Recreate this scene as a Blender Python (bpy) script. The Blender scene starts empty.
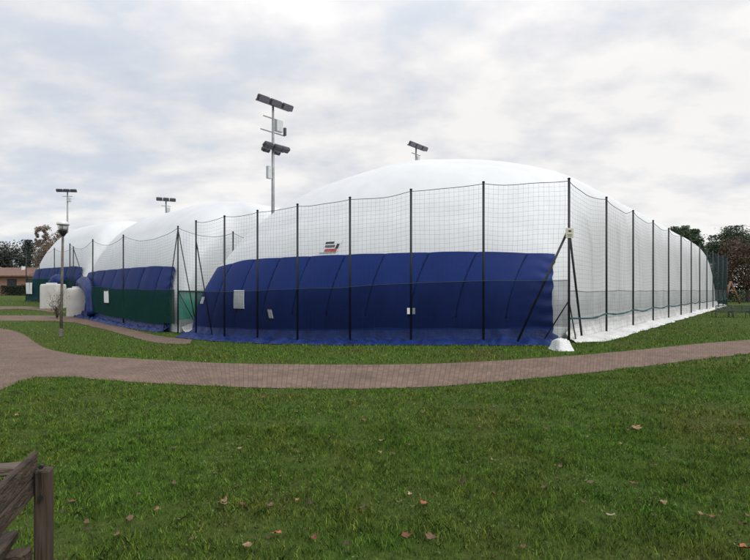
import bpy, math, random
import numpy as np
from mathutils import Vector, noise

random.seed(7)
rng = np.random.default_rng(7)
S = bpy.context.scene
COL = S.collection
F_PX, CX, HY, EYE = 500.0, 375.0, 290.0, 1.64      # lens measured on the 750 x 560 photograph

# ------------------------------------------------------------------ helpers
def sm(a, b, x):
    t = np.clip((np.asarray(x, float) - a) / (b - a), 0, 1)
    return t * t * (3 - 2 * t)

def ground(x, y):
    """height of the lawn: level near the camera, a shallow dip on the left, rising far left"""
    left = 1 - sm(-8, 6, x)
    dip = -0.40 * left * sm(8, 18, y)
    far = sm(0, 1, (np.asarray(-x, float) - 5) / 15.0)
    rise = (0.25 * sm(23, 34, y) + 0.72 * sm(33, 48, y) + 0.1 * sm(48, 90, y)) * far
    return dip + rise

def gz(x, y): return float(ground(x, y))

def at(px, py):
    """ground point seen at a pixel of the photograph"""
    k = (py - HY) / F_PX
    y = EYE / k
    for _ in range(40):
        x = (px - CX) / F_PX * y
        y = 0.5 * y + 0.5 * (EYE - gz(x, y)) / k
    x = (px - CX) / F_PX * y
    return x, y

class MB:
    def __init__(self): self.v = []; self.f = []; self.uv = None; self.mi = []
    def add(self, vs, fs, m=0):
        o = len(self.v); self.v += [tuple(p) for p in vs]
        self.f += [tuple(i + o for i in q) for q in fs]; self.mi += [m] * len(fs)
        return self
    def box(self, c, s, rz=0.0, m=0, rx=0.0, bev=0.0):
        hx, hy, hz = s[0] / 2, s[1] / 2, s[2] / 2
        vs = []
        b = min(bev, hx * .9, hy * .9, hz * .9)
        R = Vector
        from mathutils import Matrix
        M = Matrix.Rotation(rz, 3, 'Z') @ Matrix.Rotation(rx, 3, 'X')
        if b <= 0:
            for z in (-hz, hz):
                for x, y in ((-hx, -hy), (hx, -hy), (hx, hy), (-hx, hy)): vs.append((x, y, z))
            fs = [(3, 2, 1, 0), (4, 5, 6, 7), (0, 1, 5, 4), (1, 2, 6, 5), (2, 3, 7, 6), (3, 0, 4, 7)]
        else:
            def ring(ix, iy, z): 
                return [(-ix + b, -iy, z), (ix - b, -iy, z), (ix, -iy + b, z), (ix, iy - b, z), (ix - b, iy, z), (-ix + b, iy, z), (-ix, iy - b, z), (-ix, -iy + b, z)]
            def ring2(z): 
                return [(-hx + b, -hy + b, z), (hx - b, -hy + b, z), (hx - b, -hy + b, z), (hx - b, hy - b, z), (hx - b, hy - b, z), (-hx + b, hy - b, z), (-hx + b, hy - b, z), (-hx + b, -hy + b, z)]
            vs = ring2(-hz) + ring(hx, hy, -hz + b) + ring(hx, hy, hz - b) + ring2(hz)
            fs = [tuple(range(7, -1, -1)), tuple(range(24, 32))]
            for k in range(3):
                for i in range(8):
                    j = (i + 1) % 8; fs.append((k * 8 + i, k * 8 + j, k * 8 + 8 + j, k * 8 + 8 + i))
        C = Vector(c)
        return self.add([C + M @ Vector(p) for p in vs], fs, m)
    def tube(self, pts, r, n=8, m=0, cap=True):
        pts = [Vector(p) for p in pts]
        rs = r if isinstance(r, (list, tuple, np.ndarray)) else [r] * len(pts)
        vs = []; fs = []
        up0 = None
        for i, p in enumerate(pts):
            t = (pts[min(i + 1, len(pts) - 1)] - pts[max(i - 1, 0)]).normalized()
            if up0 is None:
                up0 = Vector((0, 0, 1)) if abs(t.z) < .9 else Vector((1, 0, 0))
            a = t.cross(up0)
            if a.length < 1e-4: a = t.cross(Vector((0, 1, 0)))
            a.normalize(); b = a.cross(t).normalized(); up0 = b
            for k in range(n):
                an = 2 * math.pi * k / n
                vs.append(p + (a * math.cos(an) + b * math.sin(an)) * rs[i])
        for i in range(len(pts) - 1):
            for k in range(n):
                l = (k + 1) % n
                fs.append((i * n + k, i * n + l, (i + 1) * n + l, (i + 1) * n + k))
        if cap:
            fs.append(tuple(range(n - 1, -1, -1))); o = (len(pts) - 1) * n
            fs.append(tuple(range(o, o + n)))
        return self.add(vs, fs, m)
    def lathe(self, prof, c=(0, 0, 0), n=20, m=0):
        vs = []; fs = []
        for r, z in prof:
            for k in range(n):
                a = 2 * math.pi * k / n
                vs.append((c[0] + r * math.cos(a), c[1] + r * math.sin(a), c[2] + z))
        for i in range(len(prof) - 1):
            for k in range(n):
                l = (k + 1) % n
                fs.append((i * n + k, i * n + l, (i + 1) * n + l, (i + 1) * n + k))
        fs.append(tuple(range(n - 1, -1, -1))); o = (len(prof) - 1) * n
        fs.append(tuple(range(o, o + n)))
        return self.add(vs, fs, m)
    def grid(self, P, m=0, closed=False):
        """P: array (a, b, 3)"""
        a, b = P.shape[:2]
        vs = P.reshape(-1, 3).tolist(); fs = []
        for i in range(a - 1):
            for j in range(b - 1):
                fs.append((i * b + j, i * b + j + 1, (i + 1) * b + j + 1, (i + 1) * b + j))
        return self.add(vs, fs, m)
    def build(self, name, mat, parent=None, smooth=False, loc=None):
        me = bpy.data.meshes.new(name)
        v = self.v
        if loc is not None:
            v = [(p[0] - loc[0], p[1] - loc[1], p[2] - loc[2]) for p in v]
        elif parent is not None:
            l = parent.get('_o', (0, 0, 0))
            v = [(p[0] - l[0], p[1] - l[1], p[2] - l[2]) for p in v]
        me.from_pydata(v, [], self.f)
        for mm in (mat if isinstance(mat, (list, tuple)) else [mat]): me.materials.append(mm)
        if len(me.polygons) == len(self.mi): me.polygons.foreach_set('material_index', self.mi)
        if smooth: me.polygons.foreach_set('use_smooth', [True] * len(me.polygons))
        me.update()
        o = bpy.data.objects.new(name, me); COL.objects.link(o)
        if loc is not None: o.location = loc
        if parent is not None: o.parent = parent
        return o

ORIG = {}
def thing(name, label, cat, loc=(0, 0, 0), group=None):
    o = bpy.data.objects.new(name, None); COL.objects.link(o)
    o.empty_display_size = .2; o.location = loc
    o['label'] = label; o['category'] = cat
    if group: o['group'] = group
    ORIG[o.name] = loc
    return o
def part(mb, name, mat, t, smooth=False):
    """part built in world coordinates, stored in the frame of its thing / its part"""
    root = t
    while root.parent: root = root.parent
    l = ORIG.get(root.name, (0, 0, 0))
    mb.v = [(p[0] - l[0], p[1] - l[1], p[2] - l[2]) for p in mb.v]
    return mb.build(name, mat, None if False else t, smooth)
def tag(o, label, cat, group=None, kind=None):
    if label: o['label'] = label
    if cat: o['category'] = cat
    if group: o['group'] = group
    if kind: o['kind'] = kind
    return o
# part meshes are stored relative to their thing already
MB_build = MB.build

# ------------------------------------------------------------------ materials
def nt(m):
    m.use_nodes = True
    return m.node_tree.nodes, m.node_tree.links
def mat(name, col, rough=.6, var=.15, scale=3.0, bump=0.0, bscale=20.0, metal=0.0, spec=.4, col2=None, detail=5, island=False, stretch=None):
    m = bpy.data.materials.new(name); n, l = nt(m)
    b = n['Principled BSDF']
    b.inputs['Roughness'].default_value = rough; b.inputs['Metallic'].default_value = metal
    b.inputs['Specular IOR Level'].default_value = spec
    c2 = col2 or tuple(max(0, c * (1 - var * 2)) for c in col)
    c1 = col if col2 else tuple(c * (1 + var) for c in col)
    geo = n.new('ShaderNodeNewGeometry')
    mp = n.new('ShaderNodeMapping'); l.new(geo.outputs['Position'], mp.inputs['Vector'])
    if stretch: mp.inputs['Scale'].default_value = stretch
    tx = n.new('ShaderNodeTexNoise'); tx.inputs['Scale'].default_value = scale; tx.inputs['Detail'].default_value = detail
    tx.inputs['Roughness'].default_value = .6
    l.new(mp.outputs[0], tx.inputs['Vector'])
    r = n.new('ShaderNodeValToRGB')
    r.color_ramp.elements[0].position = .35; r.color_ramp.elements[1].position = .65
    r.color_ramp.elements[0].color = (*c2, 1); r.color_ramp.elements[1].color = (*c1, 1)
    if island: l.new(geo.outputs['Random Per Island'], r.inputs[0]); r.color_ramp.elements[0].position = 0; r.color_ramp.elements[1].position = 1
    else: l.new(tx.outputs['Fac'], r.inputs[0])
    l.new(r.outputs[0], b.inputs['Base Color'])
    if bump:
        t2 = n.new('ShaderNodeTexNoise'); t2.inputs['Scale'].default_value = bscale; t2.inputs['Detail'].default_value = 6
        l.new(mp.outputs[0], t2.inputs['Vector'])
        bp = n.new('ShaderNodeBump'); bp.inputs['Strength'].default_value = bump; bp.inputs['Distance'].default_value = .05
        l.new(t2.outputs['Fac'], bp.inputs['Height']); l.new(bp.outputs[0], b.inputs['Normal'])
    return m

M = {}
M['membrane'] = mat('white_membrane', (.665, .685, .70), .45, .02, 1.1, .14, 1.0, col2=(.615, .635, .648), spec=.3, stretch=(1, 1, .22))
M['skirt_w'] = mat('white_skirt', (.70, .71, .70), .5, .05, 2.5, .5, 6, col2=(.52, .52, .50))
M['blue'] = mat('blue_tarpaulin', (.010, .032, .172), .55, .1, .8, .12, 3, col2=(.008, .025, .142), spec=.15)
M['blue_skirt'] = mat('blue_skirt', (.010, .032, .150), .45, .1, 3, .5, 7, col2=(.005, .015, .080), spec=.25)
M['seam_crease'] = mat('seam_crease_shade', (.006, .018, .085), .7, .1, 4, spec=.1)  # shade in the blue cover's seam creases, put into a darker blue
M['patch'] = mat('white_patch', (.72, .74, .74), .5, .04, 5)
M['green_dark'] = mat('green_curtain', (.006, .045, .030), .8, .15, 2)
M['post'] = mat('green_black_post', (.014, .020, .022), .5, .2, 6)
M['rope'] = mat('net_cord', (.045, .06, .065), .9, .1, 9)
M['teal'] = mat('teal_net_roll', (.02, .095, .105), .85, .25, 6, .5, 30)
M['steel'] = mat('galvanised_steel', (.30, .31, .32), .5, .12, 5, metal=.3)
M['lamp_dark'] = mat('flood_housing', (.070, .068, .080), .5, .2, 12)
M['lamp_glass'] = mat('flood_glass', (.10, .09, .12), .15, .2, 12, spec=.6)
M['boxgrey'] = mat('cabinet_grey', (.55, .57, .58), .5, .06, 7)
M['heater'] = mat('heater_cover', (.56, .55, .52), .7, .08, 1.2, .2, 4, col2=(.45, .43, .39))
M['wood'] = mat('weathered_wood', (.092, .062, .043), .85, .3, 22, .5, 70, col2=(.022, .015, .011), stretch=(1, .07, 1))
M['wood_up'] = mat('weathered_post_wood', (.092, .062, .043), .85, .3, 22, .5, 70, col2=(.022, .015, .011), stretch=(1, 1, .07))
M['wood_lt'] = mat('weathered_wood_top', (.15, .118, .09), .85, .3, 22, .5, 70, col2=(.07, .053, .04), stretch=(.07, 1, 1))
M['bolt'] = mat('black_bolt', (.02, .02, .022), .5)
M['trunk'] = mat('bark', (.075, .055, .042), .95, .3, 6, .6, 12)
M['pine'] = mat('pine_needles', (.072, .112, .052), .8, island=True, col2=(.030, .054, .030))
M['conifer'] = mat('conifer_needles', (.050, .066, .052), .8, island=True, col2=(.024, .034, .028))
M['redleaf'] = mat('russet_leaves', (.15, .092, .062), .8, island=True, col2=(.06, .052, .034))
M['twig'] = mat('bare_twigs', (.24, .18, .13), .9, island=True, col2=(.13, .10, .078))
M['litter'] = mat('leaf_crumbs', (.13, .08, .05), .9, island=True, col2=(.05, .033, .024))
M['clover'] = mat('clover_leaves', (.10, .17, .035), .75, island=True, col2=(.05, .105, .022))
M['hedge'] = mat('hedge_leaves', (.030, .050, .022), .8, island=True, col2=(.010, .019, .010))
M['brick'] = mat('house_brick', (.34, .18, .13), .85, .1, 3)
M['roof'] = mat('roof_tile', (.17, .10, .075), .85, .15, 3, .4, 8)
M['darkglass'] = mat('dark_window', (.02, .022, .025), .2)
M['white'] = mat('white_paint', (.75, .75, .74), .5, .03)
M['timber'] = mat('orange_timber', (.19, .105, .058), .7, .15, 5)
M['benchmetal'] = mat('grey_bench_metal', (.040, .047, .058), .5, .15, 6, metal=.1)
M['lampcap'] = mat('lamp_cap', (.68, .69, .70), .35, .05, metal=.2)
M['lampbody'] = mat('lamp_body', (.022, .020, .020), .5, .15)
M['lamppost'] = mat('lamp_post', (.13, .115, .10), .7, .2, 4, .3, 30)
M['concrete'] = mat('concrete', (.33, .31, .28), .85, .1, 4, .3, 20)
M['sign'] = mat('notice_plate', (.62, .60, .46), .5, .05)
M['ink'] = mat('dark_ink', (.03, .03, .05), .6)
M['inkred'] = mat('red_ink', (.42, .07, .06), .6)
M['inkgrey'] = mat('grey_ink', (.11, .11, .13), .6)

def cloth(name, col, cover):
    """woven windscreen: a share of threads, the rest open"""
    m = bpy.data.materials.new(name); n, l = nt(m); b = n['Principled BSDF']
    b.inputs['Base Color'].default_value = (*col, 1); b.inputs['Roughness'].default_value = .9
    b.inputs['Specular IOR Level'].default_value = .1
    tr = n.new('ShaderNodeBsdfTransparent'); mx = n.new('ShaderNodeMixShader')
    geo = n.new('ShaderNodeNewGeometry'); tx = n.new('ShaderNodeTexNoise'); tx.inputs['Scale'].default_value = 1.3
    l.new(geo.outputs['Position'], tx.inputs['Vector'])
    mr = n.new('ShaderNodeMapRange'); mr.inputs['From Min'].default_value = .3; mr.inputs['From Max'].default_value = .7
    mr.inputs['To Min'].default_value = cover - .07; mr.inputs['To Max'].default_value = cover + .07
    l.new(tx.outputs['Fac'], mr.inputs['Value']); l.new(mr.outputs[0], mx.inputs[0])
    l.new(tr.outputs[0], mx.inputs[1]); l.new(b.outputs[0], mx.inputs[2])
    l.new(mx.outputs[0], n['Material Output'].inputs['Surface'])
    return m
M['screen_front'] = cloth('navy_windscreen', (.003, .006, .018), .46)
M['screen_side'] = cloth('grey_windscreen', (.16, .19, .19), .26)
M['screen_green'] = cloth('green_windscreen', (.006, .050, .036), .84)
M['screen_light'] = cloth('light_green_windscreen', (.02, .22, .15), .80)
M['screen_back'] = cloth('back_windscreen', (.010, .038, .032), .88)

def grass_ground():
    m = bpy.data.materials.new('lawn'); n, l = nt(m); b = n['Principled BSDF']
    b.inputs['Roughness'].default_value = .95; b.inputs['Specular IOR Level'].default_value = .1
    geo = n.new('ShaderNodeNewGeometry')
    def noi(s, d=6, r=.6):
        t = n.new('ShaderNodeTexNoise'); t.inputs['Scale'].default_value = s; t.inputs['Detail'].default_value = d
        t.inputs['Roughness'].default_value = r; l.new(geo.outputs['Position'], t.inputs['Vector']); return t
    def ramp(src, stops):
        r = n.new('ShaderNodeValToRGB'); e = r.color_ramp.elements
        while len(e) < len(stops): e.new(.5)
        for q, (p, c) in zip(e, stops): q.position = p; q.color = (*c, 1)
        l.new(src.outputs['Fac'], r.inputs[0]); return r
    r1 = ramp(noi(.55, 8, .65), [(.30, (.074, .072, .022)), (.45, (.060, .084, .018)), (.62, (.052, .095, .016)), (.75, (.072, .118, .020))])
    r2 = ramp(noi(14, 10, .85), [(.3, (.35, .38, .38)), (.5, (.9, .9, .9)), (.72, (1.6, 1.55, 1.3))])
    mx = n.new('ShaderNodeMix'); mx.data_type = 'RGBA'; mx.blend_type = 'MULTIPLY'; mx.inputs[0].default_value = 1
    l.new(r1.outputs[0], mx.inputs[6]); l.new(r2.outputs[0], mx.inputs[7])
    l.new(mx.outputs[2], b.inputs['Base Color'])
    bp = n.new('ShaderNodeBump'); bp.inputs['Strength'].default_value = .8; bp.inputs['Distance'].default_value = .04
    l.new(noi(30, 6).outputs['Fac'], bp.inputs['Height']); l.new(bp.outputs[0], b.inputs['Normal'])
    return m
M['lawn'] = grass_ground()

def grass_blade():
    m = bpy.data.materials.new('grass_blades'); n, l = nt(m); b = n['Principled BSDF']
    b.inputs['Roughness'].default_value = .7; b.inputs['Specular IOR Level'].default_value = .2
    geo = n.new('ShaderNodeNewGeometry')
    t = n.new('ShaderNodeTexNoise'); t.inputs['Scale'].default_value = .6; t.inputs['Detail'].default_value = 7; t.inputs['Roughness'].default_value = .65
    l.new(geo.outputs['Position'], t.inputs['Vector'])
    r = n.new('ShaderNodeValToRGB'); e = r.color_ramp.elements
    e[0].position = .34; e[0].color = (.205, .225, .050, 1); e[1].position = .70; e[1].color = (.180, .325, .040, 1)
    q = e.new(.44); q.color = (.150, .230, .038, 1); q = e.new(.57); q.color = (.120, .240, .034, 1)
    l.new(t.outputs['Fac'], r.inputs[0])
    r2 = n.new('ShaderNodeValToRGB'); e = r2.color_ramp.elements
    e[0].color = (.42, .45, .45, 1); e[1].color = (1.3, 1.3, 1.1, 1)
    q = e.new(.93); q.color = (1.2, 1.2, 1.0, 1); q = e.new(.96); q.color = (2.3, 1.45, 1.3, 1)
    l.new(geo.outputs['Random Per Island'], r2.inputs[0])
    mx = n.new('ShaderNodeMix'); mx.data_type = 'RGBA'; mx.blend_type = 'MULTIPLY'; mx.inputs[0].default_value = 1
    l.new(r.outputs[0], mx.inputs[6]); l.new(r2.outputs[0], mx.inputs[7])
    # tufts of darker and paler tone in the grass, a hand's breadth across
    t2 = n.new('ShaderNodeTexNoise'); t2.inputs['Scale'].default_value = 7; t2.inputs['Detail'].default_value = 4; t2.inputs['Roughness'].default_value = .7
    l.new(geo.outputs['Position'], t2.inputs['Vector'])
    r3 = n.new('ShaderNodeValToRGB'); e = r3.color_ramp.elements
    e[0].position = .36; e[0].color = (.42, .46, .50, 1); e[1].position = .62; e[1].color = (1.12, 1.1, 1.05, 1)
    l.new(t2.outputs['Fac'], r3.inputs[0])
    m3 = n.new('ShaderNodeMix'); m3.data_type = 'RGBA'; m3.blend_type = 'MULTIPLY'; m3.inputs[0].default_value = 1
    l.new(mx.outputs[2], m3.inputs[6]); l.new(r3.outputs[0], m3.inputs[7])
    l.new(m3.outputs[2], b.inputs['Base Color'])
    return m
M['blade'] = grass_blade()

def paver():
    m = bpy.data.materials.new('paver_path'); n, l = nt(m); b = n['Principled BSDF']
    b.inputs['Roughness'].default_value = .85; b.inputs['Specular IOR Level'].default_value = .25
    uv = n.new('ShaderNodeUVMap')
    br = n.new('ShaderNodeTexBrick'); br.offset = .5
    br.inputs['Scale'].default_value = 1; br.inputs['Brick Width'].default_value = .21; br.inputs['Row Height'].default_value = .105
    br.inputs['Mortar Size'].default_value = .006; br.inputs['Mortar Smooth'].default_value = .3
    br.inputs['Color1'].default_value = (.200, .136, .105, 1); br.inputs['Color2'].default_value = (.142, .098, .078, 1)
    br.inputs['Mortar'].default_value = (.085, .070, .056, 1)
    l.new(uv.outputs[0], br.inputs['Vector'])
    geo = n.new('ShaderNodeNewGeometry')
    t = n.new('ShaderNodeTexNoise'); t.inputs['Scale'].default_value = .9; t.inputs['Detail'].default_value = 8; t.inputs['Roughness'].default_value = .65
    l.new(geo.outputs['Position'], t.inputs['Vector'])
    r = n.new('ShaderNodeValToRGB'); r.color_ramp.elements[0].position = .3; r.color_ramp.elements[1].position = .7
    r.color_ramp.elements[0].color = (.68, .70, .66, 1); r.color_ramp.elements[1].color = (1.12, 1.08, 1.06, 1)
    l.new(t.outputs['Fac'], r.inputs[0])
    mx = n.new('ShaderNodeMix'); mx.data_type = 'RGBA'; mx.blend_type = 'MULTIPLY'; mx.inputs[0].default_value = 1
    l.new(br.outputs['Color'], mx.inputs[6]); l.new(r.outputs[0], mx.inputs[7]); l.new(mx.outputs[2], b.inputs['Base Color'])
    bp = n.new('ShaderNodeBump'); bp.inputs['Strength'].default_value = .5; bp.inputs['Distance'].default_value = .01; bp.invert = True
    l.new(br.outputs['Fac'], bp.inputs['Height']); l.new(bp.outputs[0], b.inputs['Normal'])
    return m
M['paver'] = paver()

# ------------------------------------------------------------------ ground
def axis(fine_lo, fine_hi, step, lo, hi):
    a = list(np.arange(fine_lo, fine_hi + 1e-6, step)); s = step
    while a[-1] < hi: s *= 1.35; a.append(a[-1] + s)
    s = step
    while a[0] > lo: s *= 1.35; a.insert(0, a[0] - s)
    return np.array(a)
gx = axis(-45, 45, .5, -900, 900); gy = axis(-6, 62, .5, -300, 1200)
X, Y = np.meshgrid(gx, gy, indexing='ij')
Z = ground(X, Y)
g = MB().grid(np.stack([X, Y, Z], -1)).build('ground', M['lawn'], smooth=True)
for p in g.data.polygons[:1]: pass
g.data.flip_normals()
tag(g, 'green lawn stretching around the domes', 'lawn', kind='structure')

PATHS = []
def poly_resample(P, n):
    P = np.array(P, float); s = np.r_[0, np.cumsum(np.linalg.norm(np.diff(P, axis=0), axis=1))]
    t = np.linspace(0, s[-1], n)
    # smooth the corners a little
    Q = np.c_[np.interp(t, s, P[:, 0]), np.interp(t, s, P[:, 1])]
    for _ in range(6):
        Q[1:-1] = .25 * Q[:-2] + .5 * Q[1:-1] + .25 * Q[2:]
    return Q
def path(name, lower, upper, label, n=160, k=14, dz=.008, pairs=False):
    A = poly_resample([at(*p) for p in lower], n); B = poly_resample([at(*p) for p in upper], n)
    if pairs:
        A0 = np.array([at(*p) for p in lower]); B0 = np.array([at(*p) for p in upper])
        mid = (A0 + B0) / 2; s = np.r_[0, np.cumsum(np.linalg.norm(np.diff(mid, axis=0), axis=1) ** .6)]; q = np.linspace(0, s[-1], n)
        A = np.c_[np.interp(q, s, A0[:, 0]), np.interp(q, s, A0[:, 1])]; B = np.c_[np.interp(q, s, B0[:, 0]), np.interp(q, s, B0[:, 1])]
        for _ in range(25):
            A[1:-1] = .25 * A[:-2] + .5 * A[1:-1] + .25 * A[2:]; B[1:-1] = .25 * B[:-2] + .5 * B[1:-1] + .25 * B[2:]
    W = np.linspace(0, 1, k)
    P = A[:, None] * (1 - W[None, :, None]) + B[:, None] * W[None, :, None]
    z = ground(P[..., 0], P[..., 1]) + dz
    mid = P[:, k // 2]; s = np.r_[0, np.cumsum(np.linalg.norm(np.diff(mid, axis=0), axis=1))]
    w = np.linalg.norm(B - A, axis=1)
    mb = MB().grid(np.dstack([P, z]))
    o = mb.build(name, M['paver'], smooth=True)
    uvl = o.data.uv_layers.new(name='UVMap')
    U = np.stack([np.repeat((W[None] * w[:, None])[..., None], 1, -1)[..., 0], np.repeat(s[:, None], k, 1)], -1).reshape(-1, 2)
    li = np.zeros(len(o.data.loops), int); o.data.loops.foreach_get('vertex_index', li)
    uvl.data.foreach_set('uv', U[li].ravel())
    if o.data.polygons[0].normal.z < 0: o.data.flip_normals()
    tag(o, label, 'path', kind='structure')
    PATHS.append(np.r_[A, B[::-1]])
MAIN = [((-110, 440), (-110, 314)), ((-60, 418), (-60, 320)), ((0, 391), (0, 328)), ((18, 383), (16, 331)), ((32, 378), (27, 336)), ((50, 377), (34, 342)), ((70, 377.8), (46, 349)), ((112, 381), (80, 355.5)), ((149, 383.5), (128, 358.5)), ((200, 386), (190, 362)), ((230, 387.5), (230, 364)), ((310, 389.5), (315, 365)), ((390, 389), (395, 365)), ((450, 386.5), (455, 363.5)), ((512, 381), (515, 360)), ((573, 375), (575, 356)), ((635, 368), (636, 350.5)), ((697, 360), (697, 344)), ((750, 354), (750, 340)), ((860, 339), (860, 329)), ((960, 327), (960, 320))]
path('path', [a for a, b in MAIN], [b for a, b in MAIN], 'brick paved path curving across the park lawn', 300, 22, pairs=True)
path('side_path', [(-60, 320), (0, 321), (53, 321), (77, 323), (107, 330), (144, 340.5), (160, 344), (190, 344.5)],
     [(-60, 314), (0, 315.6), (56, 315.6), (80, 317), (107, 322.5), (133, 330), (160, 336.5), (192, 340)],
     'narrow paved path along the middle dome', 120, 8, .012)
path('back_path', [(-60, 310), (0, 309.6), (20, 309), (40, 310.5), (60, 314)], [(-60, 305.5), (0, 306.5), (25, 306.5), (45, 307.5), (66, 312)],
     'narrow paved path in front of the heater units', 60, 6, .016)
def in_paths(x, y):
    res = np.zeros(len(x), bool)
    for P in PATHS:
        c = np.zeros(len(x), bool); j = len(P) - 1
        for i in range(len(P)):
            xi, yi = P[i]; xj, yj = P[j]
            if yi != yj:
                c ^= ((yi > y) != (yj > y)) & (x < (xj - xi) * (y - yi) / (yj - yi) + xi)
            j = i
        res |= c
    return res

# ------------------------------------------------------------------ fences: pole lines
D = 15.15
mulT = np.array([1, 1.022, 1.068, 1.122, 1.185, 1.26, 1.335, 1.42])
pxs = np.array([569, 483.5, 411, 350, 297.5, 257.5, 224.5, 196.])
FRONT = np.c_[(pxs - CX) / F_PX * D * mulT, D * mulT]                 # from the corner to the left
SIDE = np.array([(5.878 + .835 * 3.05 * k, 15.15 + 3.05 * k) for k in range(13)])
P2 = np.array([(-9.2056, 23.364), (-13.90, 27.62), (-17.75, 31.45), (-21.6, 35.4)])
P3 = np.array([(-25.15, 41.7), (-28.6, 44.6), (-30.9, 46.0), (-33.0, 47.3)])

def net_panel(a, b, za, zb, Ha, Hb, sag, cell=.145, r=.0021, z0=.05, bow=.0):
    mb = MB()
    a = Vector((a[0], a[1], 0)); b = Vector((b[0], b[1], 0)); L = (b - a).length; d = (b - a) / L
    nrm = Vector((d.y, -d.x, 0))
    def P(s, t):
        zl = za + (zb - za) * s; top = Ha + (Hb - Ha) * s - sag * 4 * s * (1 - s)
        p = a + d * (L * s); p.z = zl + z0 + (top - z0) * t
        wob = .035 * noise.noise(Vector((p.x * 1.1, p.y * 1.1, p.z * .9))) * 4 * s * (1 - s) + bow * 4 * s * (1 - s) * math.sin(math.pi * t)
        p += nrm * wob + d * (.05 * noise.noise(Vector((p.x * .7 + 9, p.y * .7, p.z * .6))))
        p.z += .05 * noise.noise(Vector((p.x * .9 - 5, p.y * .9 + 3, p.z * .5)))
        return p
    H = max(Ha, Hb); nv = int(L / cell); nh = int(H / cell)
    for i in range(1, nv):
        mb.tube([P(i / nv, t) for t in np.linspace(0, 1, 10)], r, 3, cap=False)
    for j in range(1, nh):
        mb.tube([P(s, j / nh) for s in np.linspace(0, 1, 9)], r, 3, cap=False)
    top = [P(s, 1) for s in np.linspace(0, 1, 13)]
    return mb, top

def screen_sheet(pts, zlo, zhi, off, drape=.03, seed=0.):
    """sheet of windscreen hung along a line of posts, with soft folds"""
    pts = np.array(pts); s = np.r_[0, np.cumsum(np.linalg.norm(np.diff(pts, axis=0), axis=1))]
    n = int(s[-1] / .25) + 2; t = np.linspace(0, s[-1], n)
    xy = np.c_[np.interp(t, s, pts[:, 0]), np.interp(t, s, pts[:, 1])]
    tg = np.gradient(xy, axis=0); tg /= np.linalg.norm(tg, axis=1)[:, None]; nn = np.c_[tg[:, 1], -tg[:, 0]]
    rows = []
    for w in np.linspace(0, 1, 9):
        o = off + np.array([drape * noise.noise(Vector((q * .9 + seed, w * 1.5, seed))) for q in t])
        p = xy + nn * o[:, None]
        z = ground(p[:, 0], p[:, 1]) + zlo + (zhi - zlo) * w + np.array([.05 * noise.noise(Vector((q * .6, seed, 3 * w))) for q in t]) * (1 if 0 < w else 1.4)
        rows.append(np.c_[p, z])
    return np.array(rows)

def fence(label, pts, H, sag, posts=None, braces=(), screens=(), rolls=(), rope_w=None, cell=.145, bow=0, sideoff=.03, skip_last=False):
    x0, y0 = pts[0]
    t = thing('net_fence', label, 'net fence', (x0, y0, gz(x0, y0)), 'net fences around the domes')
    zg = [gz(*p) for p in pts]
    posts = range(len(pts)) if posts is None else posts
    for i in posts:
        x, y = pts[i]; h = H[i]
        m = MB().tube([(x, y, zg[i] - .1), (x, y, zg[i] + h)], .038, 8)
        m.lathe([(.046, 0), (.046, .03), (.02, .045)], (x, y, zg[i] + h), 8)
        part(m, 'post', M['post'], t, True)
    for i in range(len(pts) - 1):
        mb, top = net_panel(pts[i], pts[i + 1], zg[i], zg[i + 1], H[i] - .04, H[i + 1] - .04, sag, cell, bow=bow)
        part(mb, 'net_panel', M['rope'], t)
        r = MB().tube(top, .010, 5, cap=False)
        # loops where net ties to the rope make the edge slightly uneven
        part(r, 'top_rope', M['rope'], t, True)
    for a, b, w in braces:
        part(MB().tube([a, b], w, 8), 'brace', M['post'], t, True)
    for (sp, zlo, zhi, off, mm, wire) in screens:
        P = screen_sheet(sp, zlo, zhi, off, seed=len(pts) * 3.1)
        o = part(MB().grid(P), 'windscreen', mm, t, True)
        if wire:
            part(MB().tube([tuple(q) for q in P[-1]], .010, 5, cap=False), 'support_wire', M['rope'], t, True)
    for (sp, z, r, mm) in rolls:
        sp = np.array(sp); s = np.r_[0, np.cumsum(np.linalg.norm(np.diff(sp, axis=0), axis=1))]
        q = np.linspace(0, s[-1], int(s[-1] / .18)); xy = np.c_[np.interp(q, s, sp[:, 0]), np.interp(q, s, sp[:, 1])]
        pl = [(x, y, gz(x, y) + z + .05 * noise.noise(Vector((k * .55, 3.3, 0))) - .09 * abs(math.sin(k * math.pi / 3.975)) ** 1.5) for (x, y), k in zip(xy, q)]
        rr = [r * (1 + .55 * noise.noise(Vector((k * 1.7, 7, 0)))) for k in q]
        part(MB().tube(pl, rr, 7), 'rolled_netting', mm, t, True)
    return t

def along(a, b, dist):
    a = np.array(a); b = np.array(b); d = (b - a) / np.linalg.norm(b - a); return a + d * dist
def V3(p, z): return (p[0], p[1], gz(p[0], p[1]) + z)

# --- front fence of the near dome
c0 = FRONT[0]
kb = FRONT[7]
fence('tall net fence on dark posts across the blue front of the nearest dome', FRONT, [5.0, 5.0, 4.98, 4.96, 4.98, 5.0, 5.0, 5.0], .06, posts=range(1, 8),
      braces=[(V3(kb, 4.2), V3(along(kb, FRONT[6], 1.25), 0), .026)],
      screens=[([FRONT[0] + (FRONT[1] - FRONT[0]) * .02] + list(FRONT[1:]), .50, 1.95, -.05, M['screen_front'], True)])
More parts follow.
